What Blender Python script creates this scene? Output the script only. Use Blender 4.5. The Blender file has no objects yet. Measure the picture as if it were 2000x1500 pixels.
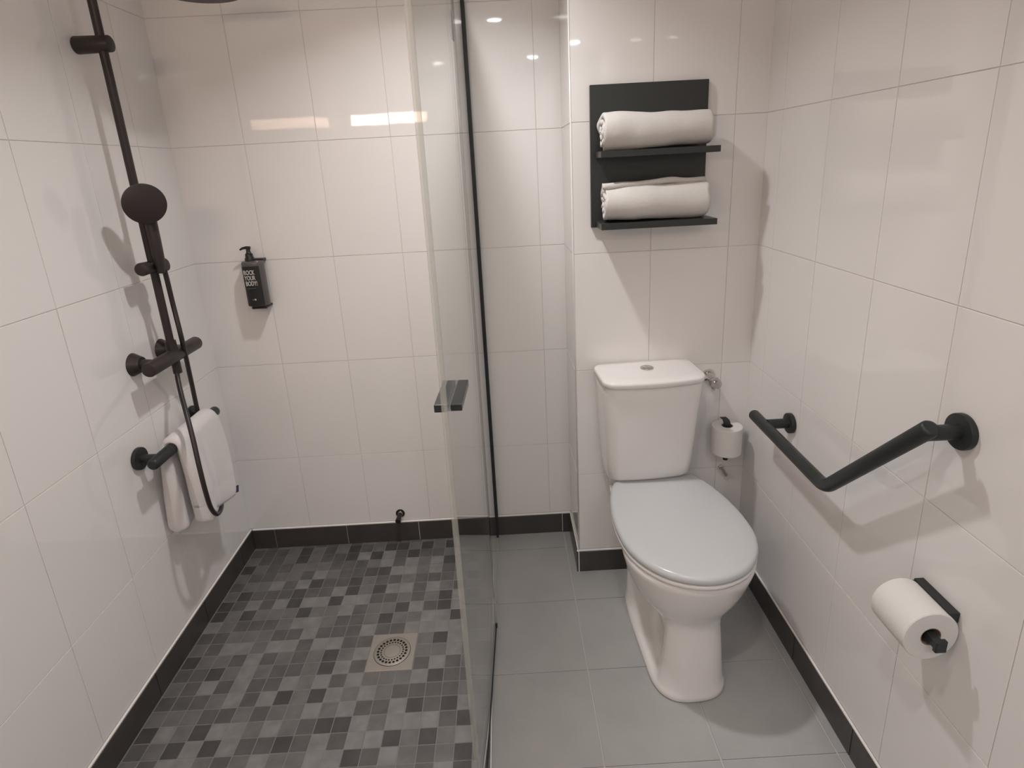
import bpy, bmesh, math, random
from mathutils import Vector, Matrix, noise
random.seed(7)
PI = math.pi
COL = bpy.context.scene.collection
SC = bpy.context.scene

# ------------------------------------------------------------------ camera
F_PX, PITCH, YAW, ROLL = 1137.985, -16.7613, 0.342, -3.0185
CAM = Vector((1.1165, -2.1204, 1.4887))
def cam_axes():
    y, t, r = (math.radians(a) for a in (YAW, PITCH, ROLL))
    fw = Vector((math.sin(y)*math.cos(t), math.cos(y)*math.cos(t), math.sin(t)))
    rt = Vector((math.cos(y), -math.sin(y), 0)); up = rt.cross(fw)
    return fw, rt*math.cos(r)+up*math.sin(r), up*math.cos(r)-rt*math.sin(r)
FW, RT, UP = cam_axes()
cd = bpy.data.cameras.new('camera'); cam = bpy.data.objects.new('camera', cd); COL.objects.link(cam)
cd.sensor_fit = 'HORIZONTAL'; cd.sensor_width = 36.0; cd.lens = F_PX/2000*36
cd.shift_y = (664.42-750)/2000.0; cd.clip_start = 0.02
m = Matrix((RT, UP, -FW)).transposed().to_4x4(); m.translation = CAM; cam.matrix_world = m
SC.camera = cam
def ray(u, v):
    return (FW + RT*((u-1000)/F_PX) - UP*((v-664.4252)/F_PX)).normalized()
def hit(u, v, ax, val):
    d = ray(u, v); return CAM + d*((val-CAM[ax])/d[ax])

# ------------------------------------------------------------------ world, exposure, room sizes
XR, NY, NX, CEIL, YF = 1.9348, -0.2543, 1.3376, 2.32, -3.5
LB = Vector((0.945, -0.645, CEIL)); LA = Vector((1.137, -1.755, CEIL))
LC = Vector((1.44, -3.05, CEIL)); LD = Vector((1.71, -3.05, CEIL))
w = bpy.data.worlds.new('world'); SC.world = w; w.use_nodes = True
w.node_tree.nodes['Background'].inputs[0].default_value = (0.5, 0.48, 0.45, 1)
w.node_tree.nodes['Background'].inputs[1].default_value = 0.05
SC.view_settings.view_transform = 'Standard'; SC.view_settings.look = 'None'
SC.view_settings.exposure = -0.44; SC.view_settings.gamma = 1.0; SC.view_settings.use_curve_mapping = False
def area(name, loc, size, watts, col, rot=(0, 0, 0), shape='DISK', size_y=None, spread=PI):
    l = bpy.data.lights.new(name, 'AREA'); l.shape = shape; l.size = size; l.energy = watts; l.color = col; l.spread = spread
    if size_y: l.size_y = size_y
    o = bpy.data.objects.new(name, l); o.location = loc; o.rotation_euler = rot; COL.objects.link(o); return o
WHITE = (1.0, 0.966, 0.952)
area('downlight_lamp_shower', LB + Vector((0, 0, -.012)), .085, 10.0, WHITE, spread=math.radians(126))
area('downlight_lamp_entry', LA + Vector((0, 0, -.012)), .085, 4.0, WHITE, spread=math.radians(122))
area('downlight_lamp_rear_a', LC + Vector((0, 0, -.012)), .085, 5.0, WHITE, spread=math.radians(165))
area('downlight_lamp_rear_b', LD + Vector((0, 0, -.012)), .085, 5.0, WHITE, spread=math.radians(165))
area('wall_lamp_light', (0.35, -2.318, 1.845), .54, 2.6, (1.0, .66, .46), rot=(PI/2, 0, 0), shape='RECTANGLE', size_y=.07)

# ------------------------------------------------------------------ materials
def mat(name, col, rough=.5, metal=0., spec=.5, bump=None, noise_col=None, coat=0., sheen=0.):
    m = bpy.data.materials.new(name); m.use_nodes = True
    nt = m.node_tree; b = nt.nodes['Principled BSDF']
    b.inputs['Base Color'].default_value = (*col, 1); b.inputs['Roughness'].default_value = rough
    b.inputs['Metallic'].default_value = metal; b.inputs['Specular IOR Level'].default_value = spec
    if coat: b.inputs['Coat Weight'].default_value = coat; b.inputs['Coat Roughness'].default_value = .04
    if sheen: b.inputs['Sheen Weight'].default_value = sheen
    if bump or noise_col:
        g = nt.nodes.new('ShaderNodeNewGeometry')
    if bump:
        sc, st, dist = bump
        n = nt.nodes.new('ShaderNodeTexNoise'); n.inputs['Scale'].default_value = sc; n.inputs['Detail'].default_value = 3
        nt.links.new(g.outputs['Position'], n.inputs['Vector'])
        bp = nt.nodes.new('ShaderNodeBump'); bp.inputs['Strength'].default_value = st; bp.inputs['Distance'].default_value = dist
        nt.links.new(n.outputs[0], bp.inputs['Height']); nt.links.new(bp.outputs[0], b.inputs['Normal'])
    if noise_col:
        sc, c2, lo, hi = noise_col
        n = nt.nodes.new('ShaderNodeTexNoise'); n.inputs['Scale'].default_value = sc; n.inputs['Detail'].default_value = 4
        nt.links.new(g.outputs['Position'], n.inputs['Vector'])
        r = nt.nodes.new('ShaderNodeMapRange'); r.inputs[1].default_value = lo; r.inputs[2].default_value = hi
        nt.links.new(n.outputs[0], r.inputs[0])
        mx = nt.nodes.new('ShaderNodeMix'); mx.data_type = 'RGBA'
        mx.inputs[6].default_value = (*col, 1); mx.inputs[7].default_value = (*c2, 1)
        nt.links.new(r.outputs[0], mx.inputs[0]); nt.links.new(mx.outputs[2], b.inputs['Base Color'])
    return m
M = {}
M['tile'] = mat('glossy_white_tile', (.83, .81, .80), .03, bump=(5, .02, .01))
M['grout'] = mat('wall_grout', (.66, .62, .605), .8)
M['fgrout'] = mat('floor_grout', (.60, .57, .545), .85)
M['mgrout'] = mat('mosaic_grout', (.20, .195, .19), .8)
M['ftile'] = mat('grey_floor_tile', (.385, .386, .382), .36, bump=(160, .06, .002), noise_col=(9, (.415, .415, .411), .35, .65))
M['base'] = mat('dark_baseboard_tile', (.055, .048, .046), .3, noise_col=(12, (.064, .057, .055), .35, .65))
M['seal'] = mat('white_silicone', (.86, .84, .82), .45)
M['ceil'] = mat('white_ceiling_paint', (.84, .83, .81), .8)
M['black'] = mat('matt_black_metal', (.024, .027, .027), .38, spec=.35, bump=(300, .05, .001))
M['blackwarm'] = mat('matt_black_shower_metal', (.034, .026, .025), .40, spec=.35)
M['hose'] = mat('black_hose', (.024, .019, .018), .42)
M['ceramic'] = mat('white_ceramic', (.82, .80, .79), .10, coat=.3)
M['lid'] = mat('white_toilet_seat_plastic', (.565, .578, .59), .24, bump=(900, .04, .0005))
M['chrome'] = mat('chrome', (.62, .60, .58), .14, metal=1.)
M['steel'] = mat('brushed_steel', (.40, .375, .34), .38, metal=.75)
M['hole'] = mat('drain_hole_dark', (.004, .004, .004), .9)
M['terry'] = mat('white_terry_cloth', (.72, .70, .675), .95, spec=.1, bump=(420, .55, .004), sheen=.25)
M['terryw'] = mat('white_face_towel_cloth', (.72, .69, .69), .95, spec=.1, bump=(500, .4, .003), sheen=.25)
M['paper'] = mat('white_toilet_paper', (.74, .725, .71), .95, spec=.08, bump=(260, .35, .002))
M['card'] = mat('brown_cardboard_core', (.30, .24, .17), .9)
M['purple'] = mat('purple_label', (.05, .025, .085), .7)
M['bottle'] = mat('translucent_grey_bottle', (.105, .095, .092), .28)
M['label'] = mat('black_bottle_label', (.012, .011, .012), .5)
M['print'] = mat('white_print', (.62, .60, .58), .6)
M['print2'] = mat('grey_print', (.25, .24, .23), .6)
M['pump'] = mat('black_plastic_pump', (.012, .011, .010), .35)
M['shelf'] = mat('black_shelf_lacquer', (.030, .032, .031), .33, spec=.4)
M['handle'] = mat('dark_grey_handle_metal', (.035, .040, .042), .25, metal=.3)
M['gasket'] = mat('dark_hinge_gasket', (.09, .085, .085), .5)
M['badge'] = mat('grey_glass_badge', (.36, .35, .35), .4)
MOS = []
for i, c in enumerate([(.050, .047, .046), (.078, .075, .073), (.112, .109, .107), (.162, .158, .156), (.21, .203, .20)]):
    n2 = tuple(x*(1.35 if i < 4 else .8) for x in c)
    MOS.append(mat('mosaic_grey_%s' % 'abcde'[i], c, .38, noise_col=(22, n2, .35, .68)))
def emit(name, col, st):
    m = bpy.data.materials.new(name); m.use_nodes = True; nt = m.node_tree
    b = nt.nodes['Principled BSDF']; b.inputs['Base Color'].default_value = (0, 0, 0, 1)
    b.inputs['Emission Color'].default_value = (*col, 1); b.inputs['Emission Strength'].default_value = st; return m
M['led'] = emit('led_lens', WHITE, 60)
M['led_warm'] = emit('warm_lamp_diffuser', (1., .70, .50), 34)
def glass_mat():                                   # thin sheet: clear with a mirror-like reflection that grows at grazing view (Fresnel by angle)
    m = bpy.data.materials.new('clear_glass'); m.use_nodes = True; nt = m.node_tree; nt.nodes.clear()
    N = nt.nodes.new; L = nt.links.new
    out = N('ShaderNodeOutputMaterial'); mix = N('ShaderNodeMixShader'); tr = N('ShaderNodeBsdfTransparent'); gl = N('ShaderNodeBsdfGlossy')
    tr.inputs[0].default_value = (.93, .945, .935, 1); gl.inputs['Roughness'].default_value = .0; gl.inputs[0].default_value = (.97, .97, .97, 1)
    g = N('ShaderNodeNewGeometry'); d = N('ShaderNodeVectorMath'); d.operation = 'DOT_PRODUCT'
    L(g.outputs['Incoming'], d.inputs[0]); L(g.outputs['Normal'], d.inputs[1])
    a = N('ShaderNodeMath'); a.operation = 'ABSOLUTE'; L(d.outputs['Value'], a.inputs[0])
    s = N('ShaderNodeMath'); s.operation = 'SUBTRACT'; s.inputs[0].default_value = 1; L(a.outputs[0], s.inputs[1])
    p = N('ShaderNodeMath'); p.operation = 'POWER'; p.inputs[1].default_value = 5; L(s.outputs[0], p.inputs[0])
    q = N('ShaderNodeMath'); q.operation = 'MULTIPLY_ADD'; q.inputs[1].default_value = .96; q.inputs[2].default_value = .04; L(p.outputs[0], q.inputs[0])
    L(q.outputs[0], mix.inputs[0]); L(tr.outputs[0], mix.inputs[1]); L(gl.outputs[0], mix.inputs[2]); L(mix.outputs[0], out.inputs[0])
    return m
M['glass'] = glass_mat()
def seal_mat():
    m = bpy.data.materials.new('translucent_edge_seal'); m.use_nodes = True; nt = m.node_tree
    b = nt.nodes['Principled BSDF']; b.inputs['Base Color'].default_value = (.56, .56, .52, 1); b.inputs['Roughness'].default_value = .35
    tr = nt.nodes.new('ShaderNodeBsdfTransparent'); mx = nt.nodes.new('ShaderNodeMixShader'); mx.inputs[0].default_value = .33
    o = nt.nodes['Material Output']
    nt.links.new(tr.outputs[0], mx.inputs[1]); nt.links.new(b.outputs[0], mx.inputs[2]); nt.links.new(mx.outputs[0], o.inputs[0]); return m
M['edge'] = seal_mat()

# ------------------------------------------------------------------ object helpers
def link(name, bm, m, parent=None, smooth=False, loc=None, kind=None):
    me = bpy.data.meshes.new(name); bmesh.ops.recalc_face_normals(bm, faces=bm.faces) if len(bm.faces) < 200000 else None
    bm.to_mesh(me); bm.free(); me.materials.append(m)
    if smooth:
        for p in me.polygons: p.use_smooth = True
    o = bpy.data.objects.new(name, me); COL.objects.link(o)
    if parent: o.parent = parent
    if loc is not None: o.location = loc
    if kind: o['kind'] = kind
    return o
def auto(o, ang=40):
    me = o.data
    bm = bmesh.new(); bm.from_mesh(me)
    for e in bm.edges:
        if len(e.link_faces) == 2: e.smooth = e.calc_face_angle(0) < math.radians(ang)
    for f in bm.faces: f.smooth = True
    bm.to_mesh(me); bm.free(); return o
def thing(name, label, cat, loc=(0, 0, 0), rotz=0, group=None):
    o = bpy.data.objects.new(name, None); o.empty_display_size = .05; COL.objects.link(o)
    o.location = loc; o.rotation_euler = (0, 0, rotz); o['label'] = label; o['category'] = cat
    if group: o['group'] = group
    bpy.context.view_layer.update()
    return o
def tag(o, label, cat, group=None):
    o['label'] = label; o['category'] = cat
    if group: o['group'] = group
    return o
def box(bm, a, b, bev=0, seg=1):
    a, b = Vector(a), Vector(b)
    r = bmesh.ops.create_cube(bm, size=1); vs = r['verts']
    for v in vs: v.co = Vector(((a.x+b.x)/2 + v.co.x*abs(b.x-a.x), (a.y+b.y)/2 + v.co.y*abs(b.y-a.y), (a.z+b.z)/2 + v.co.z*abs(b.z-a.z)))
    if bev:
        es = list({e for v in vs for e in v.link_edges}); bmesh.ops.bevel(bm, geom=es, offset=bev, segments=seg, profile=.5, affect='EDGES')
    return bm
def B(a, b, bev=0, seg=2): return box(bmesh.new(), a, b, bev, seg)
def frame(d):
    d = Vector(d).normalized(); u = Vector((0, 0, 1)) if abs(d.z) < .9 else Vector((1, 0, 0))
    x = u.cross(d).normalized(); return x, d.cross(x), d
def sweep(bm, pts, rad, n=16, cap=True):
    pts = [Vector(p) for p in pts]; rings = []
    if not hasattr(rad, '__len__'): rad = [rad]*len(pts)
    X = None
    for i, p in enumerate(pts):
        d = (pts[min(i+1, len(pts)-1)] - pts[max(i-1, 0)]).normalized()
        if X is None: X = frame(d)[0]
        X = (X - d*X.dot(d)).normalized(); Y = d.cross(X)
        rings.append([bm.verts.new(p + (X*math.cos(2*PI*k/n) + Y*math.sin(2*PI*k/n))*rad[i]) for k in range(n)])
    for a, b in zip(rings, rings[1:]):
        for k in range(n): bm.faces.new((a[k], a[(k+1) % n], b[(k+1) % n], b[k]))
    if cap:
        bm.faces.new(rings[0][::-1]); bm.faces.new(rings[-1])
    return bm
def cyl(bm, a, b, r, r2=None, n=24, bev=0):
    a, b = Vector(a), Vector(b); r2 = r if r2 is None else r2; d = (b-a); L = d.length; d.normalize()
    if bev: return sweep_nc(bm, [a, a+d*bev*.3, a+d*bev, b-d*bev, b-d*bev*.3, b], [r-bev, r-bev*.3, r, r2, r2-bev*.3, r2-bev], n)
    return sweep_nc(bm, [a, b], [r, r2], n)
def sweep_nc(bm, pts, rad, n):
    d = (Vector(pts[-1])-Vector(pts[0])).normalized(); X, Y, _ = frame(d); rings = []
    for p, r in zip(pts, rad): rings.append([bm.verts.new(Vector(p) + (X*math.cos(2*PI*k/n)+Y*math.sin(2*PI*k/n))*r) for k in range(n)])
    for a, b in zip(rings, rings[1:]):
        for k in range(n): bm.faces.new((a[k], a[(k+1) % n], b[(k+1) % n], b[k]))
    bm.faces.new(rings[0][::-1]); bm.faces.new(rings[-1]); return bm
def catmull(P, n=10):
    P = [Vector(p) for p in P]; Q = [P[0]*2-P[1]] + P + [P[-1]*2-P[-2]]; out = []
    for i in range(1, len(Q)-2):
        for k in range(n):
            t = k/n; a, b, c, d = Q[i-1], Q[i], Q[i+1], Q[i+2]
            out.append(.5*((2*b) + (c-a)*t + (2*a-5*b+4*c-d)*t*t + (3*b-a-3*c+d)*t**3))
    out.append(P[-1]); return out
def loft(bm, rings, cap=True):
    R = [[bm.verts.new(p) for p in r] for r in rings]; n = len(R[0])
    for a, b in zip(R, R[1:]):
        for k in range(n): bm.faces.new((a[k], a[(k+1) % n], b[(k+1) % n], b[k]))
    if cap: bm.faces.new(R[0][::-1]); bm.faces.new(R[-1])
    return bm
def struct(name, bm, m, **k):
    o = link(name, bm, m, **k); o['kind'] = 'structure'; return o

# ------------------------------------------------------------------ tile pieces
_cache = {}
def tile_mesh(w_, h_, t, ax, bev=.0012, m='tile'):
    """a bevel-edged tile w x h, thickness t, facing +Z local before mapping on axis ax"""
    key = (round(w_, 4), round(h_, 4), ax, m, t)
    if key in _cache: return _cache[key]
    me = bpy.data.meshes.new('tile')
    hw, hh = w_/2, h_/2; lo = [(-hw, -hh, 0), (hw, -hh, 0), (hw, hh, 0), (-hw, hh, 0)]
    md = [(x, y, t-bev*.6) for x, y, _ in lo]; hi = [(x-math.copysign(bev, x), y-math.copysign(bev, y), t) for x, y, _ in lo]
    V = lo+md+hi
    Fc = [(k, (k+1) % 4, 4+(k+1) % 4, 4+k) for k in range(4)] + [(4+k, 4+(k+1) % 4, 8+(k+1) % 4, 8+k) for k in range(4)] + [(8, 9, 10, 11)]
    # map local (a, b, n) to world
    mp = {'x+': lambda a, b, n: (n, a, b), 'x-': lambda a, b, n: (-n, -a, b), 'y-': lambda a, b, n: (a, -n, b), 'z+': lambda a, b, n: (a, b, n)}[ax]
    me.from_pydata([mp(*v) for v in V], [], Fc); me.materials.append(M[m] if isinstance(m, str) else m); me.update(); _cache[key] = me
    return me
def put_tile(name, parent, me, loc, tilt=0.0):
    o = bpy.data.objects.new(name, me); COL.objects.link(o); o.parent = parent; o.location = loc
    if tilt: o.rotation_euler = tuple(random.uniform(-tilt, tilt) for _ in range(3))
    return o
Z1, HH = .4071, .3976
ROWS = [(.0925, Z1)] + [(Z1+HH*k, min(Z1+HH*(k+1), CEIL)) for k in range(5)]
ROWS = [r for r in ROWS if r[1]-r[0] > .03]
G = .0015
def tile_wall(wall, ax, edges, const):
    for z0, z1 in ROWS:
        for a0, a1 in zip(edges, edges[1:]):
            w_, h_ = abs(a1-a0)-G, z1-z0-G; c = (a0+a1)/2; zc = (z0+z1)/2
            if w_ < .012: continue
            me = tile_mesh(w_, h_, .0016, ax, .0008)
            loc = (const, c, zc) if ax[0] == 'x' else (c, const, zc)
            put_tile('wall_tile', wall, me, loc, .0007)
T = .0016            # tile thickness: the slabs sit behind the faces measured in the photograph
# slabs
wl = struct('wall_left', B((-.12, YF-.1, -.05), (-T, .12, CEIL+.05)), M['grout'])
wb = struct('wall_back', B((-T, T, -.05), (NX+.06, .12, CEIL+.05)), M['grout'])
wj = struct('wall_duct_side', B((NX+T, NY+T+.001, -.05), (NX+.06, .12, CEIL+.05)), M['grout'])
wd = struct('wall_duct_front', B((NX+T, NY+T, -.05), (XR+T, NY+T+.06, CEIL+.05)), M['grout'])
wr = struct('wall_right', B((XR+T, YF-.1, -.05), (XR+.12, NY+T, CEIL+.05)), M['grout'])
wf = struct('wall_front', B((-T, YF-.1, -.05), (XR+T, YF, CEIL+.05)), M['ceil'])
ce = struct('ceiling', B((-.12, YF-.1, CEIL), (XR+.12, .12, CEIL+.08)), M['ceil'])
fl = struct('floor', B((-.12, YF-.1, -.08), (XR+.12, .12, -.0035)), M['fgrout'])
EX = G/2+.0006
el = [EX, -.1892] + [-.1892-.25*k for k in range(1, 14)]
tile_wall(wl, 'x+', el, -T)
tile_wall(wb, 'y-', [-EX, .25, .5, .75, 1.0, 1.25, NX+EX], T)
tile_wall(wj, 'x-', [EX, NY], NX+T)
tile_wall(wd, 'y-', [NX, NX+.25, NX+.5, XR+EX], NY+T)
tile_wall(wr, 'x-', [NY+EX, -.3557] + [-.3557-.25*k for k in range(1, 13)], XR+T)
# rounded white edge bead on the duct corner
struct('trim_1', cyl(bmesh.new(), (NX+.001, NY+.001, .0925), (NX+.001, NY+.001, CEIL), .0028, n=10), M['tile'], smooth=True)

# floor tiles (30 cm) on the toilet side
for i in range(-1, 4):
    for j in range(-2, 12):
        x0, x1 = 1.3031+.3*(i-1)+(0 if i else 0), 1.3031+.3*i
        x0 = max(x0, 1.0115); x1 = min(x1, XR)
        y1, y0 = -.41-.3*(j-1), -.41-.3*j
        y1 = min(y1, 0)
        if x1-x0 < .02 or y1-y0 < .02: continue
        # cut round the duct
        if x0 >= NX-.05 and y1 > NY: y1 = NY
        if y1-y0 < .02: continue
        if y1 > NY and x1 > NX: pass
        w_, h_ = x1-x0-.004, y1-y0-.004
        if w_ < .01 or h_ < .01: continue
        put_tile('floor_tile', fl, tile_mesh(w_, h_, .0035, 'z+', .0008, 'ftile'), ((x0+x1)/2, (y0+y1)/2, -.0035))

for a, b in ((-.41, -.11), (-.11, -.01)):
    a2 = max(a, NY-.004); b2 = b
    if b2-a2 > .02: put_tile('floor_tile', fl, tile_mesh(.030, b2-a2-.004, .0035, 'z+', .0008, 'ftile'), (1.3201, (a2+b2)/2, -.0035))
# mosaic shower floor
PAT = """1 1 1 2 0 2 1 2 0 1 2 0 0 2 0 2 0 2 1 2
2 1 1 2 0 2 1 1 0 3 0 3 1 0 1 1 2 3 2 1
0 2 1 1 2 2 2 1 1 1 2 3 1 3 2 3 0 2 1 2
2 1 1 2 2 1 3 2 1 1 0 0 3 3 2 3 1 2 3 1
1 2 2 3 1 3 0 1 1 0 2 1 1 2 1 1 1 2 0 2
2 0 1 1 1 0 1 1 3 0 2 0 3 4 1 3 2 1 2 2
0 1 3 1 3 0 3 3 0 3 3 1 1 2 1 2 0 3 1 3
0 2 0 2 2 2 0 2 2 4 1 2 2 0 3 1 0 3 2 1
3 2 1 1 1 2 3 3 2 1 1 2 0 2 2 3 3 0 2 2
1 1 2 2 2 1 1 3 1 1 1 4 1 1 3 4 4 3 1 2
2 1 3 3 2 3 3 1 4 3 1 1 9 9 9 2 0 3 2 3
0 2 2 1 3 1 2 1 2 0 2 3 9 9 9 2 2 3 2 1
1 1 0 2 3 2 1 1 2 0 3 1 9 9 9 1 4 1 2 2
2 1 4 1 3 1 1 4 2 4 1 4 2 2 2 3 0 1 1 3
1 1 1 2 3 1 3 0 2 0 3 2 3 2 1 1 1 1 2 1
2 2 2 1 1 2 1 2 2 4 2 3 1 1 3 0 1 0 3 2
0 3 2 0 3 4 2 3 2 1 0 0 3 2 4 3 3 1 0 3
1 2 0 3 0 3 1 1 0 1 3 1 4 3 0 2 0 2 4 1
2 1 3 3 2 1 2 3 2 2 3 3 0 1 4 2 1 2 0 2""".split('\n')
def cellv(k, mm):
    if mm < len(PAT): return int(PAT[mm].split()[k])
    return random.choice([0, 1, 1, 2, 2, 3, 3, 4])
struct('floor_shower_screed', B((0, -2.0, -.01), (1.0112, 0, -.0034)), M['mgrout'])
shower_floor = struct('floor_mosaic', B((.002, -1.98, -.0045), (1.0108, -.002, -.0010)), M['mgrout'])
bulk = [bmesh.new() for _ in range(5)]
for mm in range(-1, 36):
    for k in range(20):
        v = cellv(k, mm) if mm >= 0 else random.choice([1, 2])
        if v == 9: continue
        x = .0355+.05*k; y0, y1 = -.021-.05*mm, -.071-.05*mm
        y0 = min(y0, -.001)
        w_, h_ = .0474, abs(y1-y0)-.0026; yc = (y0+y1)/2
        if 4 <= mm <= 18:
            put_tile('mosaic_tile', shower_floor, tile_mesh(w_, h_, .003, 'z+', .0009, MOS[v]), (x, yc, -.003), .002)
        else:
            box(bulk[v], (x-w_/2, yc-h_/2, -.0035), (x+w_/2, yc+h_/2, 0))
bulk_all = bmesh.new(); mes = []
me = bpy.data.meshes.new('mosaic_field')
V, Fs, MI = [], [], []
for i, b_ in enumerate(bulk):
    off = len(V); b_.verts.index_update(); V += [tuple(v.co) for v in b_.verts]
    for f in b_.faces: Fs.append([v.index+off for v in f.verts]); MI.append(i)
    b_.free()
bulk_all.free()
me.from_pydata(V, [], Fs); [me.materials.append(x) for x in MOS]
for p, i in zip(me.polygons, MI): p.material_index = i
o = bpy.data.objects.new('mosaic_field', me); COL.objects.link(o); o.parent = shower_floor; o['kind'] = 'stuff'
# white joint between mosaic and grey tiles
struct('trim_2', B((1.0085, -2.0, -.004), (1.0122, -.01, .0004)), M['seal'])

# baseboards: 30 cm dark tiles with a white silicone line on top
HB = .0865
def baseboard(name, ax, edges, const, z=HB, silic=True):
    s = 1 if ax == 'x+' else -1
    if ax[0] == 'x': a, b = (const, min(edges), 0), (const+s*.0035, max(edges), z-.001)
    else: a, b = (min(edges), const-.0035, 0), (max(edges), const, z-.001)
    root = struct(name, B(a, b), M['seal'])
    for a0, a1 in zip(edges, edges[1:]):
        w_ = abs(a1-a0)-.003; c = (a0+a1)/2
        me = tile_mesh(w_, z, .0085, ax, .001, 'base')
        put_tile('baseboard_tile', root, me, (const, c, z/2) if ax[0] == 'x' else (c, const, z/2))
    if silic:
        if ax[0] == 'x': bm = B((const-.001*s, min(edges), z-.002), (const+s*.0055, max(edges), z+.0055), .002, 1)
        else: bm = B((min(edges), const-.0055, z-.002), (max(edges), const+.001, z+.0055), .002, 1)
        link('silicone_line', bm, M['seal'], root)
    return root
baseboard('baseboard_left', 'x+', [0, -.118, -.4173] + [-.4173-.3*k for k in range(1, 11)], 0)
baseboard('baseboard_back', 'y-', [.0085, .1, .4, .7, 1.0, 1.3, NX], 0)
baseboard('baseboard_duct_side', 'x-', [-.0085, NY-.009], NX)
baseboard('baseboard_duct_front', 'y-', [NX-.0085, NX+.29, XR], NY)
baseboard('baseboard_right', 'x-', [NY-.0085, -.4186, -.7186] + [-.7186-.3*k for k in range(1, 10)], XR)

# short partition behind the photographer that carries the warm wall lamp
struct('wall_partition', B((-T, -2.46, 0), (.70, -2.36, CEIL)), M['ceil'])
t = thing('wall_lamp', 'warm-lit bar lamp on the partition behind the shower', 'lamp', (.35, -2.36, 1.845))
link('lamp_body', B((-.28, 0, -.045), (.28, .03, .045), .004), M['black'], t)
link('lamp_diffuser', B((-.27, .03, -.033), (.27, .04, .033), .003), M['led_warm'], t)

# ------------------------------------------------------------------ ceiling downlights
def downlight(p, label):
    t = thing('ceiling_downlight', label, 'downlight', p, group='recessed downlights')
    bm = bmesh.new(); n = 28; R = []
    for r, z in [(.058, 0), (.058, -.003), (.047, -.004), (.045, -.001), (.045, 0)]:
        R.append([(r*math.cos(2*PI*k/n), r*math.sin(2*PI*k/n), z) for k in range(n)])
    loft(bm, R, cap=False); link('trim_ring', bm, M['chrome'], t, True)
    link('lens', cyl(bmesh.new(), (0, 0, -.0004), (0, 0, -.002), .0445, n=28), M['led'], t)
downlight(LB, 'round downlight in the ceiling above the glass shower screen')
downlight(LA, 'round downlight in the ceiling over the middle of the room')
downlight(LC, 'round downlight at the rear, nearer the room middle')
downlight(LD, 'round downlight at the rear, nearest the right wall')

# ------------------------------------------------------------------ toilet
TO = Vector((1.556, NY, 0)); TROT = math.radians(3.2)
toilet = thing('toilet', 'white close-coupled toilet with closed lid in the corner by the right wall', 'toilet', TO, TROT)
def half_w(tab, v):
    for (v0, w0), (v1, w1) in zip(tab, tab[1:]):
        if v0 <= v <= v1: 
            s = (v-v0)/(v1-v0); s2 = s
            return w0+(w1-w0)*s2
    return 0
LIDTAB = [(.128, .124), (.136, .136), (.15, .145), (.18, .159), (.22, .171), (.26, .180), (.30, .187), (.34, .191), (.375, .193), (.41, .1925), (.45, .190), (.49, .182), (.525, .169), (.55, .156), (.575, .138), (.595, .120), (.612, .099), (.626, .073), (.636, .046), (.641, .022), (.643, 0)]
def lid_outline(inset=0, back=.148):
    pts = []
    tab = LIDTAB
    L = [(-w_, v) for v, w_ in tab]; Rr = [(w_, v) for v, w_ in tab[:-1]][::-1]
    raw = [Vector((x, v)) for x, v in L+Rr]
    # round the back corners a little
    out = []
    n = len(raw)
    for i, p in enumerate(raw):
        a, b = raw[i-1], raw[(i+1) % n]; tng = (b-a).normalized(); nr = Vector((tng.y, -tng.x))
        q = p - nr*inset*(-1 if False else 1); out.append(q)
    return out
DXB = .016
def ring3(o2, z): return [Vector((p.x+DXB, -p.y, z)) for p in o2]
def shrink(o2, f): return [Vector((p.x*f, .39+(p.y-.39)*f)) for p in o2]
def inset(o2, d):
    n = len(o2); c = Vector((0, .39)); out = []
    for i, p in enumerate(o2):
        a, b = o2[i-1], o2[(i+1) % n]; tng = (b-a).normalized(); nr = Vector((tng.y, -tng.x))
        if nr.dot(p-c) < 0: nr = -nr
        out.append(p-nr*d)
    return out
LO = lid_outline()
bm = bmesh.new()
loft(bm, [ring3(inset(LO, .008), .438), ring3(inset(LO, .001), .440), ring3(LO, .446), ring3(inset(LO, .001), .453), ring3(inset(LO, .005), .4585), ring3(inset(LO, .012), .461), ring3(shrink(LO, .75), .4622), ring3(shrink(LO, .4), .4628)])
lid = link('toilet_lid', bm, M['lid'], toilet, True)
bm = bmesh.new()
loft(bm, [ring3(inset(LO, .012), .421), ring3(inset(LO, .003), .423), ring3(inset(LO, .001), .430), ring3(inset(LO, .004), .4355), ring3(inset(LO, .012), .437)])
link('toilet_seat', bm, M['ceramic'], toilet, True)
for s in ():
    link('hinge', cyl(bmesh.new(), (s*.075-.014, -.143, .442), (s*.075+.014, -.143, .442), .009, n=14), M['lid'], toilet, True)
# bowl + pedestal
def pan_ring(z, vf, vb, w_, pinch=0, p=2.4, backw=None):
    """outline: v from vb (back) to vf (front); rounded front, squarish back"""
    N = 64; pts = []
    vc = vf - w_*1.05 if vf-w_*1.05 > vb+.02 else (vf+vb)/2
    for k in range(N):
        a = 2*PI*k/N
        c, s = math.cos(a), math.sin(a)
        x = w_*math.copysign(abs(c)**(2/p), c)
        if s >= 0: v = vc + (vf-vc)*abs(s)**(2/p)
        else:
            v = vc - (vc-vb)*abs(s)**(2/5.0); x = (w_)*math.copysign(abs(c)**(2/5.0), c)
            if backw: x *= 1+(backw/w_-1)*min(1, max(0, (vc-v)/(vc-vb)))
        if pinch:
            f = max(0, 1-abs((v-.365)/.165)**2.5); x *= 1-pinch*f
        pts.append(Vector((x+(.007+.009*min(1, z/.35))*min(1, v/.12), -v, z)))
    return pts
bm = bmesh.new()
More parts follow.
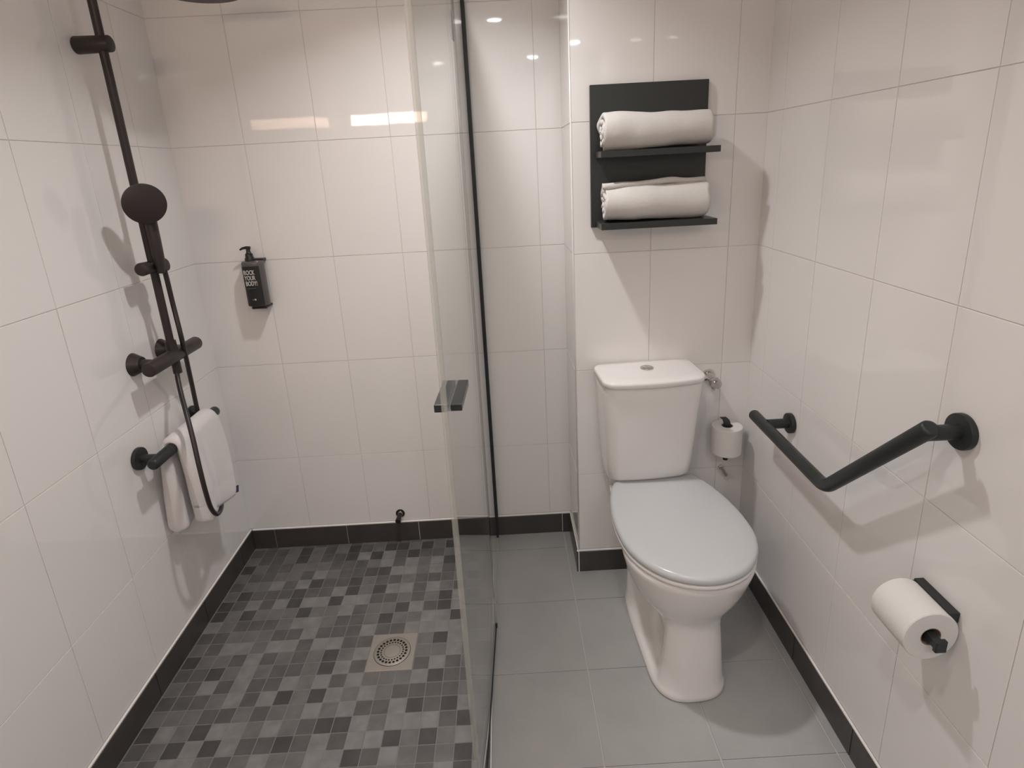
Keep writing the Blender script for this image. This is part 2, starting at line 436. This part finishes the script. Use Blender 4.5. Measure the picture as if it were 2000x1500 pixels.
prof = [  # z, front, back, half width, pinch, p, back half width
    (0.000, .588, .10, .106, 0, 2.6, .104), (.006, .592, .10, .109, 0, 2.6, .106), (.018, .591, .10, .108, .0, 2.6, .105),
    (.026, .588, .10, .104, .06, 2.6, .104), (.034, .586, .10, .102, .34, 2.6, .103), (.060, .582, .10, .100, .42, 2.6, .102), (.10, .577, .10, .097, .44, 2.6, .104),
    (.15, .571, .10, .094, .44, 2.6, .104), (.19, .566, .10, .092, .40, 2.5, .106), (.215, .563, .09, .092, .22, 2.4, .110),
    (.235, .564, .08, .098, .08, 2.3, .114), (.255, .570, .07, .112, 0, 2.2, .120), (.280, .584, .06, .134, 0, 2.15, .126), (.31, .600, .04, .154, 0, 2.1, .132), (.345, .614, .03, .169, 0, 2.1, .138),
    (.375, .623, .02, .178, 0, 2.1, .142), (.395, .629, .02, .183, 0, 2.1, .144), (.408, .631, .02, .185, 0, 2.1, .145), (.416, .628, .02, .182, 0, 2.1, .144), (.420, .620, .022, .175, 0, 2.1, .14)]
loft(bm, [pan_ring(z, a, b, c, d, p, e) for z, a, b, c, d, p, e in prof])
pan = link('toilet_bowl', bm, M['ceramic'], toilet, True)
# tank
def rrect(z, wx, v0, v1, r, bulge=0, N=10):
    pts = []
    for cx, cy, a0 in ((wx-r, v0+r, -PI/2), (wx-r, v1-r, 0), (-wx+r, v1-r, PI/2), (-wx+r, v0+r, PI)):
        for k in range(N+1):
            a = a0 + PI/2*k/N; x = cx+r*math.cos(a); v = cy+r*math.sin(a)
            if v > (v0+v1)/2: v += bulge*(1-(x/wx)**2)
            pts.append(Vector((x, -v, z)))
        if a0 == 0:
            for k in range(1, 8):
                x = (wx-r)*(1-2*k/8); pts.append(Vector((x, -(v1+bulge*(1-(x/wx)**2)), z)))
    return pts
bm = bmesh.new()
loft(bm, [rrect(z, a, b, c, r, g) for z, a, b, c, r, g in [(.418, .125, .02, .110, .03, .008), (.45, .128, .02, .118, .034, .01), (.462, .136, .018, .140, .036, .012), (.475, .140, .016, .150, .036, .013), (.52, .143, .014, .160, .036, .014), (.60, .148, .010, .168, .036, .016), (.70, .153, .008, .176, .036, .018), (.775, .1575, .008, .182, .034, .016), (.803, .159, .008, .184, .034, .016), (.8085, .157, .010, .182, .034, .016)]])
link('tank', bm, M['ceramic'], toilet, True)
bm = bmesh.new()
loft(bm, [rrect(z, a, b, c, r, g) for z, a, b, c, r, g in [(.8085, .150, .012, .178, .03, .015), (.8095, .160, .006, .187, .034, .018), (.812, .164, .004, .191, .036, .019), (.824, .1645, .004, .1915, .036, .019), (.8285, .163, .005, .190, .035, .019), (.8305, .159, .008, .186, .034, .018), (.832, .13, .03, .160, .03, .014)]])
link('tank_lid', bm, M['ceramic'], toilet, True)
bt = link('flush_button', cyl(bmesh.new(), (0, -.085, .831), (0, -.085, .8365), .0215, n=32, bev=.002), M['chrome'], toilet, True); auto(bt)
b2 = link('button_half', box(cyl(bmesh.new(), (0, -.085, .836), (0, -.085, .8382), .0155, n=28, bev=.001), (-.0004, -.1, .8383), (.0004, -.07, .8385)), M['chrome'], bt, True)
# fill / shut-off valve to the right of the tank
P = Vector((1.793, NY, .765))
t = thing('shutoff_valve', 'chrome angle shut-off valve on the wall right of the toilet tank', 'valve', P)
bm = cyl(bmesh.new(), (0, 0, 0), (0, -.006, 0), .022, n=24, bev=.002); auto(link('rosette', bm, M['chrome'], t))
auto(link('valve_body', cyl(bmesh.new(), (0, -.006, 0), (.0, -.055, -.004), .0145, .0160, n=20), M['chrome'], t))
auto(link('knob', cyl(bmesh.new(), (.0, -.055, -.004), (.003, -.078, -.010), .0195, n=12, bev=.003), M['chrome'], t))
auto(link('outlet', cyl(bmesh.new(), (0, -.030, .0), (-.042, -.034, .004), .0085, n=14), M['chrome'], t))
auto(link('nut', cyl(bmesh.new(), (-.018, -.032, .002), (-.032, -.033, .003), .0105, n=6), M['chrome'], t))

# ------------------------------------------------------------------ towel shelf
SX0, SX1 = 1.3955, 1.7480
t = thing('towel_shelf', 'black wall shelf with two ledges holding rolled towels above the toilet', 'shelf', (0, 0, 0))
link('back_panel', B((SX0, NY-.016, 1.286), (SX1, NY, 1.7005), .001, 1), M['shelf'], t)
for z in (1.494, 1.288):
    link('ledge', B((SX0+.014, NY-.122, z), (SX1+.006, NY-.016, z+.018), .0008, 1), M['shelf'], t)
def towel_roll(name, x0, x1, yc, zb, R, label, seed, flat=.9, a_end=PI*.6, turns=2.8, tilt=0, bul=.06):
    """a sheet rolled into a spiral: solid strip swept along X"""
    bm = bmesh.new(); nx, na = 40, 120; th = R/ (turns+.75); A1 = a_end + 2*PI*turns
    def pt(i, j, off):
        s = j/na; a = a_end + tilt*(i/nx-.5)*s - 2*PI*turns*(1-s) ; r = th*.55 + (R-th*.55-th*.5)*s + off
        u = i/nx
        x = x0 + (x1-x0)*u
        e = noise.noise(Vector((u*5+seed, a*.6, seed*3)))*.0045 + noise.noise(Vector((u*2.2+seed, a*.35+4, seed)))*.006
        endn = noise.noise(Vector((a*1.3, seed*7+ (0 if u < .5 else 9), r*30)))*.010
        x += endn*(1 if u < .04 or u > .96 else max(0, 1-min(u, 1-u)*12))
        r2 = r + e*(.3+.7*s)
        r2 *= 1+bul*math.sin(PI*min(1, u*1.25))**2*(1 if u > .05 else .6)
        y, z = r2*math.cos(a), r2*math.sin(a)*flat
        z = z if z > -R*flat*.93 else -R*flat*.93 + (z+R*flat*.93)*.2
        # gentle sag along the length
        z *= 1 + .06*math.sin(u*PI*1.4+seed)
        return Vector((x, yc+y, zb+R*flat*.93 + z))
    G1 = [[bm.verts.new(pt(i, j, th*.46)) for j in range(na+1)] for i in range(nx+1)]
    G0 = [[bm.verts.new(pt(i, j, -th*.46)) for j in range(na+1)] for i in range(nx+1)]
    for i in range(nx):
        for j in range(na):
            bm.faces.new((G1[i][j], G1[i+1][j], G1[i+1][j+1], G1[i][j+1])); bm.faces.new((G0[i][j], G0[i][j+1], G0[i+1][j+1], G0[i+1][j]))
        bm.faces.new((G1[i][0], G0[i][0], G0[i+1][0], G1[i+1][0])); bm.faces.new((G1[i][na], G1[i+1][na], G0[i+1][na], G0[i][na]))
    for j in range(na):
        bm.faces.new((G1[0][j], G1[0][j+1], G0[0][j+1], G0[0][j])); bm.faces.new((G1[nx][j], G0[nx][j], G0[nx][j+1], G1[nx][j+1]))
    zmin = min(v.co.z for v in bm.verts)
    for v in bm.verts: v.co.z += zb-zmin
    o = link(name, bm, M['terry'], None, True); tag(o, label, 'towel', 'rolled white towels'); return o
towel_roll('rolled_towel', 1.421, 1.735, NY-.016-.054, 1.512, .0560, 'white rolled towel on the upper ledge of the black shelf', 1.3, a_end=PI*1.55, flat=.98)
towel_roll('rolled_towel', 1.425, 1.728, NY-.016-.056, 1.306, .0615, 'white rolled towel on the lower ledge, loose flap across its top', 4.1, flat=1.0, a_end=-PI*1.42, tilt=-.5)

# ------------------------------------------------------------------ grab rail on the right wall
t = thing('grab_rail', 'black angled grab rail on the right wall beside the toilet', 'grab rail', (XR, -.85, .72))
RX = -.080
def rl(y, z): return (RX, y+.85, z-.72)
A_, K_, E_ = Vector(rl(-.487, .718)), Vector(rl(-.9013, .712)), Vector(rl(-1.194, 1.006))
pts = [A_]; d1 = (A_-K_).normalized(); d2 = (E_-K_).normalized(); q = .030
for k in range(9):
    s = k/8; a, b = K_+d1*q, K_+d2*q; pts.append((1-s)**2*a + 2*s*(1-s)*K_ + s*s*b)
pts.append(E_)
def rounded_tube(pts, r, n=20, e=.007):
    pts = [Vector(p) for p in pts]; d0 = (pts[1]-pts[0]).normalized(); d9 = (pts[-1]-pts[-2]).normalized()
    P = [pts[0], pts[0]+d0*e*.3, pts[0]+d0*e]+pts[1:-1]+[pts[-1]-d9*e, pts[-1]-d9*e*.3, pts[-1]]
    return sweep(bmesh.new(), P, [r-e, r-e*.3, r]+[r]*(len(pts)-2)+[r, r-e*.3, r-e], n)
auto(link('rail', rounded_tube(pts, .0165), M['black'], t), 50)
for y, z, r in ((-.5664, .7200, .030), (-1.1713, .9834, .034)):
    yy, zz = y+.85, z-.72
    auto(link('post', cyl(bmesh.new(), (RX+.008, yy, zz), (-.01, yy, zz), .0145, n=18), M['black'], t))
    auto(link('wall_flange', cyl(bmesh.new(), (-.013, yy, zz), (0, yy, zz), r, n=36, bev=.002), M['black'], t))

# ------------------------------------------------------------------ toilet paper holders and rolls
def paper_roll(name, c, axis, R, L, rh, label):
    X, Y, D = frame(axis); c = Vector(c); bm = bmesh.new(); n = 56; rings = []
    prof = [(rh, -L/2), (R-.0015, -L/2), (R, -L/2+.0015), (R, -L/4), (R, 0), (R, L/4), (R, L/2-.0015), (R-.0015, L/2), (rh, L/2)]
    for r, z in prof: rings.append([((X*math.cos(2*PI*k/n)+Y*math.sin(2*PI*k/n))*(r*(1+.006*math.sin(3*k*2*PI/n)) if r > rh*1.5 else r)+D*z) for k in range(n)])
    loft(bm, rings, cap=False)
    t = thing(name, label, 'toilet paper', c)
    o = auto(link('paper', bm, M['paper'], t), 35)
    bm = bmesh.new(); loft(bm, [[((X*math.cos(2*PI*k/28)+Y*math.sin(2*PI*k/28))*(rr)+D*z) for k in range(28)] for rr, z in [(rh, -L/2), (rh, L/2), (rh-.0012, L/2), (rh-.0012, -L/2), (rh, -L/2)]], cap=False)
    auto(link('core', bm, M['card'], t))
    return t
# spare roll, standing on a vertical pin
SP = Vector((1.843, -.322, 0))
t = thing('spare_roll_holder', 'black spare roll holder on the wall behind the toilet', 'paper holder', (SP.x, NY, .485))
hx = SP.x
bm = bmesh.new(); box(bm, (-.010, -.072, -.004), (.010, -.0, .004), .001, 1); link('lower_arm', bm, M['black'], t)
auto(link('pin', cyl(bmesh.new(), (0, -.068, -.010), (0, -.068, .108), .0085, n=16), M['black'], t))
tip = catmull([(0, -.068, .106), (0, -.066, .122), (-.003, -.060, .136), (-.009, -.050, .141)], 6)
bm = bmesh.new(); R_ = []
for i, p in enumerate(tip):
    R_.append([p+Vector((dx, dy, 0)) for dx, dy in ((-.011, -.004), (.011, -.004), (.011, .004), (-.011, .004))])
loft(bm, R_); link('hook_tip', bm, M['black'], t)
auto(link('wall_flange', cyl(bmesh.new(), (0, 0, 0), (0, -.006, 0), .014, n=20), M['black'], t))
paper_roll('toilet_paper_roll', (SP.x, SP.y, .554), (0, 0, 1), .050, .098, .019, 'white toilet paper roll standing upright on the holder behind the toilet')
# small steel spigot under the spare roll
P = hit(1408, 912, 1, NY)
t = thing('wall_spigot', 'tiny grey metal spigot on the wall below the upright paper roll', 'spigot', P)
auto(link('rosette', cyl(bmesh.new(), (0, 0, 0), (0, -.004, 0), .011, n=18), M['chrome'], t))
auto(link('stem', cyl(bmesh.new(), (0, -.004, 0), (.008, -.034, -.016), .0060, n=12), M['chrome'], t))
# main holder on right wall
HX, HZ = XR-.052, .592
t = thing('paper_roll_holder', 'black square-section paper holder low on the right wall', 'paper holder', (XR, -1.19, .62))
link('wall_bar', B((-.020, -.050, .000), (0, .050, .022), .0012, 1), M['black'], t)
link('side_arm', B((-.066, .045, -.034), (-.0, .055, .014), .0012, 1), M['black'], t)
link('roll_rod', B((-.064, -.080, -.029), (-.048, .050, -.011), .0015, 1), M['black'], t)
link('rod_stop', B((-.066, -.086, -.033), (-.044, -.076, -.007), .002, 1), M['black'], t)
paper_roll('toilet_paper_roll', (XR-.0555, -1.198, .599), (0, 1, 0), .0525, .100, .0195, 'white toilet paper roll hanging on the black holder of the right wall')

# ------------------------------------------------------------------ shower column
SY = -.372
sh = thing('shower_column', 'black thermostatic shower column with riser pipe on the left wall', 'shower', (0, SY, .97))
def sp(x, y, z): return Vector((x, y-SY, z-.97))
BW = M['blackwarm']
auto(link('riser_pipe', sweep(bmesh.new(), [sp(.07, SY, .98), sp(.07, SY, 2.05)] + [sp(.07+.05*math.sin(a), SY, 2.05+.05*(1-math.cos(a))+.0) for a in (.0001, .3, .6, .9, 1.2, 1.57)][1:] + [sp(.33, SY, 2.10), sp(.345, SY, 2.097), sp(.355, SY, 2.085), sp(.356, SY, 1.995)], .0115, 18), BW, sh), 60)
auto(link('rain_head', sweep_nc(bmesh.new(), [sp(.356, SY, 1.962), sp(.356, SY, 1.965), sp(.356, SY, 1.972), sp(.356, SY, 1.976), sp(.356, SY, 1.998)], [.104, .106, .106, .03, .014], 48), BW, sh), 30)
auto(link('wall_bracket', cyl(bmesh.new(), sp(0, SY, 1.853), sp(.094, SY, 1.853), .0225, .021, n=24, bev=.003), BW, sh))
auto(link('mixer_bar', cyl(bmesh.new(), sp(.072, -.512, .972), sp(.072, -.232, .972), .0215, n=28, bev=.004), BW, sh))
for y in (-.462, -.312):
    f = auto(link('wall_connector', cyl(bmesh.new(), sp(0, y, .977), sp(.028, y, .977), .035, .022, n=28), BW, sh))
    auto(link('neck', cyl(bmesh.new(), sp(.026, y, .977), sp(.07, y, .973), .0155, n=18), BW, f))
auto(link('outlet', cyl(bmesh.new(), sp(.072, SY, .955), sp(.072, SY, .915), .013, n=18), BW, sh))
auto(link('top_collar', cyl(bmesh.new(), sp(.07, SY, .985), sp(.07, SY, 1.02), .016, n=18), BW, sh))
sl = auto(link('slider', cyl(bmesh.new(), sp(.068, SY-.062, 1.252), sp(.068, SY+.032, 1.252), .0195, .0165, n=22, bev=.007), BW, sh))
auto(link('holder_cone', cyl(bmesh.new(), sp(.078, SY, 1.252), sp(.112, SY, 1.256), .015, .019, n=18, bev=.003), BW, sl))
def Hh(u, v, x):
    p = hit(u, v, 0, x); return sp(p.x, p.y, p.z)
hose = [Hh(313, 505, .105), Hh(322, 530, .100), Hh(338, 595, .092), Hh(355, 662, .100), Hh(372, 738, .060), Hh(386, 803, .034), Hh(402, 870, .022), Hh(420, 935, .028), Hh(432, 978, .075), Hh(431, 996, .120), Hh(423, 1004, .145), Hh(412, 992, .164), Hh(402, 962, .172), Hh(390, 915, .170), Hh(378, 862, .155), Hh(366, 815, .130), Hh(354, 770, .095), Hh(347, 738, .075), sp(.072, SY, .935)]
auto(link('hose', sweep(bmesh.new(), catmull(hose, 8), .0072, 12), M['hose'], sh), 80)
# hand shower in the slider
HS = Vector((.118, SY-.012, 0))
hs = thing('hand_shower', 'black round hand shower clipped upright on the riser pipe', 'hand shower', (.105, SY-.002, 1.25))
def hp(x, y, z): return Vector((x-.105, y-(SY-.002), z-1.25))
pc = hit(281, 397, 0, .120); n_ = Vector((.62, -.76, -.16)).normalized()
pc = hp(*pc)
auto(link('spray_head', sweep_nc(bmesh.new(), [pc-n_*.010, pc-n_*.006, pc+n_*.004, pc+n_*.010, pc+n_*.012], [.025, .045, .0550, .0555, .052], 40), BW, hs), 35)
hb = hit(311, 510, 0, .103); ht = hit(294, 432, 0, .104)
auto(link('handle', sweep(bmesh.new(), [hp(*ht)+Vector((-.006, .004, .045)), hp(*ht), hp(*((ht+hb)/2)), hp(*hb), hp(*hb)+Vector((-.002, .003, -.035))], [.012, .0165, .0165, .0155, .010], 18), BW, hs), 50)

# ------------------------------------------------------------------ towel bar with face towel
t = thing('towel_bar', 'short black horizontal bar low on the left shower wall', 'towel bar', (0, -.40, .71))
def tp(x, y, z): return Vector((x, y+.40, z-.71))
auto(link('bar', rounded_tube([tp(.07, -.594, .711), tp(.07, -.199, .711)], .0175), M['black'], t), 50)
for y in (-.545, -.232):
    auto(link('post', cyl(bmesh.new(), tp(.008, y, .711), tp(.066, y, .711), .0115, n=16), M['black'], t))
    auto(link('wall_flange', cyl(bmesh.new(), tp(0, y, .711), tp(.012, y, .711), .034, n=32, bev=.002), M['black'], t))
ft = thing('face_towel', 'white face towel draped over the black bar on the left wall', 'towel', (.07, -.375, .73))
def towel_mesh():
    bm = bmesh.new(); r = .0225; prof = []   # (s, x, z) centre line from back hem over bar to front hem
    nb = 26
    for k in range(nb): s = k/(nb-1); prof.append((.07-r-.006*(1-s), .415+(.711-.415)*s))
    for k in range(1, 10): a = PI-PI*k/10; prof.append((.07+r*math.cos(a), .711+r*math.sin(a)))
    nf = 34
    for k in range(nf): s = k/(nf-1); prof.append((.07+r+.022*math.sin(s*PI*.55), .711-(.711-.432)*s))
    NP = len(prof); NYs = 30; th = .0125
    def pt(i, j, side):
        x, z = prof[i]; a = prof[max(i-1, 0)]; b = prof[min(i+1, NP-1)]
        d = Vector((b[0]-a[0], b[1]-a[1])).normalized(); nr = Vector((-d.y, d.x))
        if i < nb: f = 1-i/nb; y0, y1 = -.505-.012*f, -.262
        elif i < nb+9: y0, y1 = -.492, -.250
        else: f = (i-nb-9)/nf; y0, y1 = -.492-.004*f, -.244-.048*f+.014*math.sin(PI*f)
        u = j/NYs; y = y0+(y1-y0)*u
        w_ = math.sin(PI*min(1, max(0, u)))**.0
        edge = min(1, math.sqrt(max(0, 1-(1-min(1, min(u, 1-u)*14))**2)))
        endr = min(i, NP-1-i); eh = min(1, math.sqrt(max(0, 1-(1-min(1, endr/2.2))**2)))
        hang = max(0, .711-z)/.3
        tt = th*edge*eh*(1+.35*hang)*(1+1.0*math.exp(-(u/.20)**2)*min(1, hang*1.8))+.0004
        # fold crease and gentle waves, growing downwards
        wave = .007*hang*math.sin(u*PI*2.1+.4) + .004*hang*noise.noise(Vector((u*3, z*8, 2.0)))
        crease = -.016*math.exp(-((u-.40)/.05)**2)*min(1, hang*1.6) if i >= nb+9 else 0
        hemband = 0
        for zb in (.500, .508, .516, .450):
            hemband -= .0012*math.exp(-((z-zb)/.0022)**2)
        off = tt*side
        px = x + (wave if i >= nb+4 else -abs(wave)*.3) + (crease if side*nr.x > 0 else crease*.3) + nr.x*off + (hemband if side*nr.x > 0 and i >= nb+9 else 0)
        cor = .020*(1-min(1, math.sin(PI*min(.5, u*2.2))))**2 + .012*max(0, (u-.9)/.1)**2
        zz = z + cor*max(0, 1-endr/9)**1.2 + nr.y*off + (.012*math.sin(u*5)*hang if i >= nb+9 else .01*math.sin(u*4)*hang)
        px = max(px, .006)
        return Vector((px-.07, y+.375, zz-.73))
    G1 = [[bm.verts.new(pt(i, j, 1)) for j in range(NYs+1)] for i in range(NP)]
    G0 = [[bm.verts.new(pt(i, j, -1)) for j in range(NYs+1)] for i in range(NP)]
    for i in range(NP-1):
        for j in range(NYs):
            bm.faces.new((G1[i][j], G1[i+1][j], G1[i+1][j+1], G1[i][j+1])); bm.faces.new((G0[i][j], G0[i][j+1], G0[i+1][j+1], G0[i+1][j]))
        for j in (0, NYs): bm.faces.new((G1[i][j], G0[i][j], G0[i+1][j], G1[i+1][j]) if j == 0 else (G1[i][j], G1[i+1][j], G0[i+1][j], G0[i][j]))
    for i in (0, NP-1):
        for j in range(NYs): bm.faces.new((G1[i][j], G1[i][j+1], G0[i][j+1], G0[i][j]))
    return bm
link('cloth', towel_mesh(), M['terryw'], ft, True)
pt_ = Vector((.131, -.290, .447))
bm = B((-.0006, -.004, -.013), (.0006, .020, .011), .0003, 1); bmesh.ops.rotate(bm, verts=bm.verts, cent=(0, 0, 0), matrix=Matrix.Rotation(-.35, 3, 'X'))
o = link('sewn_tag', bm, M['purple'], ft, loc=Vector((pt_.x, pt_.y, pt_.z))-Vector((.07, -.375, .73))); o['label'] = 'small purple sewn tag'

# ------------------------------------------------------------------ soap dispenser
DX, DZ = .2215, 1.045
t = thing('soap_dispenser', 'dark pump bottle with ROCK YOUR BODY label on the shower wall', 'soap dispenser', (DX, 0, DZ))
def ell(rx, ry, z, cy=-.036, n=40, p=2.6):
    out = []
    for k in range(n):
        a = 2*PI*k/n; c, s = math.cos(a), math.sin(a)
        out.append(Vector((rx*math.copysign(abs(c)**(2/p), c), cy+ry*math.copysign(abs(s)**(2/p), s), z)))
    return out
bm = bmesh.new(); loft(bm, [ell(.030, .022, .0), ell(.0355, .027, .002), ell(.0375, .0285, .008), ell(.0375, .0285, .15), ell(.0375, .0285, .158), ell(.035, .026, .1625), ell(.015, .015, .164)])
auto(link('bottle', bm, M['bottle'], t), 40)
# label: a shell on the front left two thirds
bm = bmesh.new(); n = 22; A = []
for z in (.004, .147):
    rw = []
    for k in range(n+1):
        a = -PI*.98 + (PI*.72)*k/n; c, s = math.cos(a), math.sin(a)
        rw.append(bm.verts.new((.0381*math.copysign(abs(c)**(2/2.6), c), -.036+.0291*math.copysign(abs(s)**(2/2.6), s), z)))
    A.append(rw)
for k in range(n): bm.faces.new((A[0][k], A[0][k+1], A[1][k+1], A[1][k]))
lb = auto(link('label_band', bm, M['label'], t), 60)
def text_obj(body, size, loc, m, parent, name, bold=.0012, xs=.78):
    cu = bpy.data.curves.new(name, 'FONT'); cu.body = body; cu.size = size; cu.extrude = .00025; cu.offset = bold; cu.align_x = 'LEFT'
    to = bpy.data.objects.new(name, cu); COL.objects.link(to); bpy.context.view_layer.update()
    me = bpy.data.meshes.new_from_object(to.evaluated_get(bpy.context.evaluated_depsgraph_get()))
    bpy.data.objects.remove(to)
    for v in me.vertices:
        x, y, z = v.co; v.co = (x*xs, -z, y)
    me.materials.clear(); me.materials.append(m)
    o = bpy.data.objects.new(name, me); COL.objects.link(o); o.parent = parent; o.location = loc; return o
yl = -.0655
for i, s_ in enumerate(('ROCK', 'YOUR', 'BODY!')):
    text_obj(s_, .0220, (-.0262+.001*i, yl, .1180-.0195*i), M['print'], t, 'lettering', .00045, .62)
link('print_line', B((-.021, yl-.0002, .068), (.008, yl+.0003, .0688)), M['print2'], t)
link('print_badge', cyl(bmesh.new(), (-.000, yl, .028), (-.000, yl-.0004, .028), .0032, n=16), M['print'], t)
link('print_mark', B((-.011, yl-.0002, .0265), (-.005, yl+.0003, .0290)), M['print2'], t)
bm = bmesh.new(); loft(bm, [[Vector((-.008+r*math.cos(2*PI*k/24), -.036+r*math.sin(2*PI*k/24), z)) for k in range(24)] for r, z in [(.0165, .164), (.0165, .172), (.0135, .176), (.0125, .188), (.0095, .190), (.0072, .196), (.0070, .208)]])
pu = auto(link('pump', bm, M['pump'], t), 40)
bm = bmesh.new(); sweep(bm, [(.002, -.038, .209), (-.012, -.039, .2105), (-.026, -.041, .2085), (-.034, -.042, .2035)], [.0052, .0052, .0042, .003], 10); auto(link('spout', bm, M['pump'], pu), 60)
link('wall_cradle', B((-.030, -.030, .158), (.036, 0, .168), .002, 1), M['pump'], t)
link('cradle_foot', B((-.022, -.062, -.008), (.033, -.0, .001), .003, 1), M['pump'], t)

# ------------------------------------------------------------------ low wall outlet
P = hit(782, 1002, 1, 0)
t = thing('wall_outlet', 'small round black outlet low on the shower wall above the baseboard', 'outlet', P)
auto(link('flange', cyl(bmesh.new(), (0, 0, 0), (0, -.004, 0), .0185, n=24, bev=.001), M['pump'], t))
auto(link('ring', cyl(bmesh.new(), (0, -.003, 0), (0, -.012, 0), .0125, .0105, n=20), M['chrome'], t))
auto(link('stem', cyl(bmesh.new(), (0, -.010, 0), (-.003, -.050, -.008), .008, .0115, n=18, bev=.002), M['pump'], t))

# ------------------------------------------------------------------ floor drain
DC = Vector((.6855, -.596, 0))
t = thing('floor_drain', 'square steel floor drain with round perforated grate in the mosaic', 'drain', DC)
link('frame', B((-.074, -.074, -.003), (.074, .074, .0012), .0008, 1), M['steel'], t)
gr = auto(link('grate', cyl(bmesh.new(), (0, 0, .001), (0, 0, .0026), .058, n=48, bev=.0008), M['steel'], t))
bm = bmesh.new()
for cnt, rr, hr in ((24, .0455, .0044), (24, .0355, .0029)):
    for k in range(cnt):
        a = 2*PI*(k+.5*(rr < .04))/cnt; c = Vector((rr*math.cos(a), rr*math.sin(a), 0)); cyl(bm, c+Vector((0, 0, .0026)), c+Vector((0, 0, .0029)), hr, n=10)
o = link('drain_holes', bm, M['hole'], gr); 
def ring_bm(r0, r1, z0, z1, n=48):
    bm = bmesh.new(); loft(bm, [[Vector((r*math.cos(2*PI*k/n), r*math.sin(2*PI*k/n), z)) for k in range(n)] for r, z in ((r0, z0), (r1, z0), (r1, z1), (r0, z1), (r0, z0))], cap=False); return bm
link('groove', ring_bm(.0255, .0263, .0026, .0028), M['hole'], gr)
link('rim_gap', ring_bm(.0578, .0592, .0012, .0017), M['hole'], t)

# ------------------------------------------------------------------ glass screen
GX = 1.0235; HY = -.517
HINGE = Vector((1.0200, HY, 0)); TIP = Vector((.9925, -1.128, 0)); GT = 2.02
fp = thing('fixed_glass_panel', 'narrow fixed clear glass panel against the back wall of the shower', 'glass panel', (GX, 0, 0))
link('glass_pane', B((-.003, HY+.006, .012), (.003, -.014, GT)), M['glass'], fp)
link('wall_profile', B((-.0095, -.030, .0905), (.0095, .0, GT), .002, 2), M['black'], fp)
o = link('profile_foot', B((-.0075, -.034, .004), (.0075, -.0095, .092), .003, 2), M['black'], fp)
link('bottom_seal', B((-.004, HY+.008, .0006), (.004, -.034, .012)), M['edge'], fp)
ang = math.atan2(HINGE.x-TIP.x, HINGE.y-TIP.y)   # door turned inwards
dl = (TIP-HINGE).length
dr = thing('glass_door', 'clear frameless glass shower door with dark bar handles, swung toward the viewer', 'shower door', HINGE, -ang)
link('glass_pane', B((-.003, -dl+.004, .014), (.003, -.004, GT)), M['glass'], dr)
link('edge_seal', B((-.0062, -dl-.004, .010), (.0048, -dl+.007, GT), .0015, 2), M['edge'], dr)
link('hinge_seal', B((-.0018, -.0050, .010), (.0020, .0030, GT)), M['gasket'], dr)
link('bottom_seal', B((-.0045, -dl+.004, .0008), (.0045, -.004, .014), .001, 1), M['black'], dr)
link('pivot', cyl(bmesh.new(), (0, 0, .0005), (0, 0, .012), .007, n=16), M['black'], dr)
hz = 1.048
link('handle', B((.0032, -dl+.045, hz-.008), (.0255, -dl+.180, hz+.006), .0015, 2), M['handle'], dr)
link('handle', B((-.0290, -dl+.045, hz-.010), (-.0032, -dl+.180, hz+.006), .0015, 2), M['handle'], dr)
bm = bmesh.new(); n = 14; pr = [Vector((0, -.052, 1.785)), Vector((0, -.052, 1.848))] + [Vector((0, -.052+.036*math.sin(PI/2*k/n), 1.825+.023*math.cos(PI/2*k/n))) for k in range(1, n+1)] + [Vector((0, -.016, 1.785))]
loft(bm, [[p+Vector((.0032, 0, 0)) for p in pr], [p+Vector((.0042, 0, 0)) for p in pr]])
o = link('hinge_cover', bm, M['badge'], dr); o['label'] = 'small grey round-cornered plate on the glass'
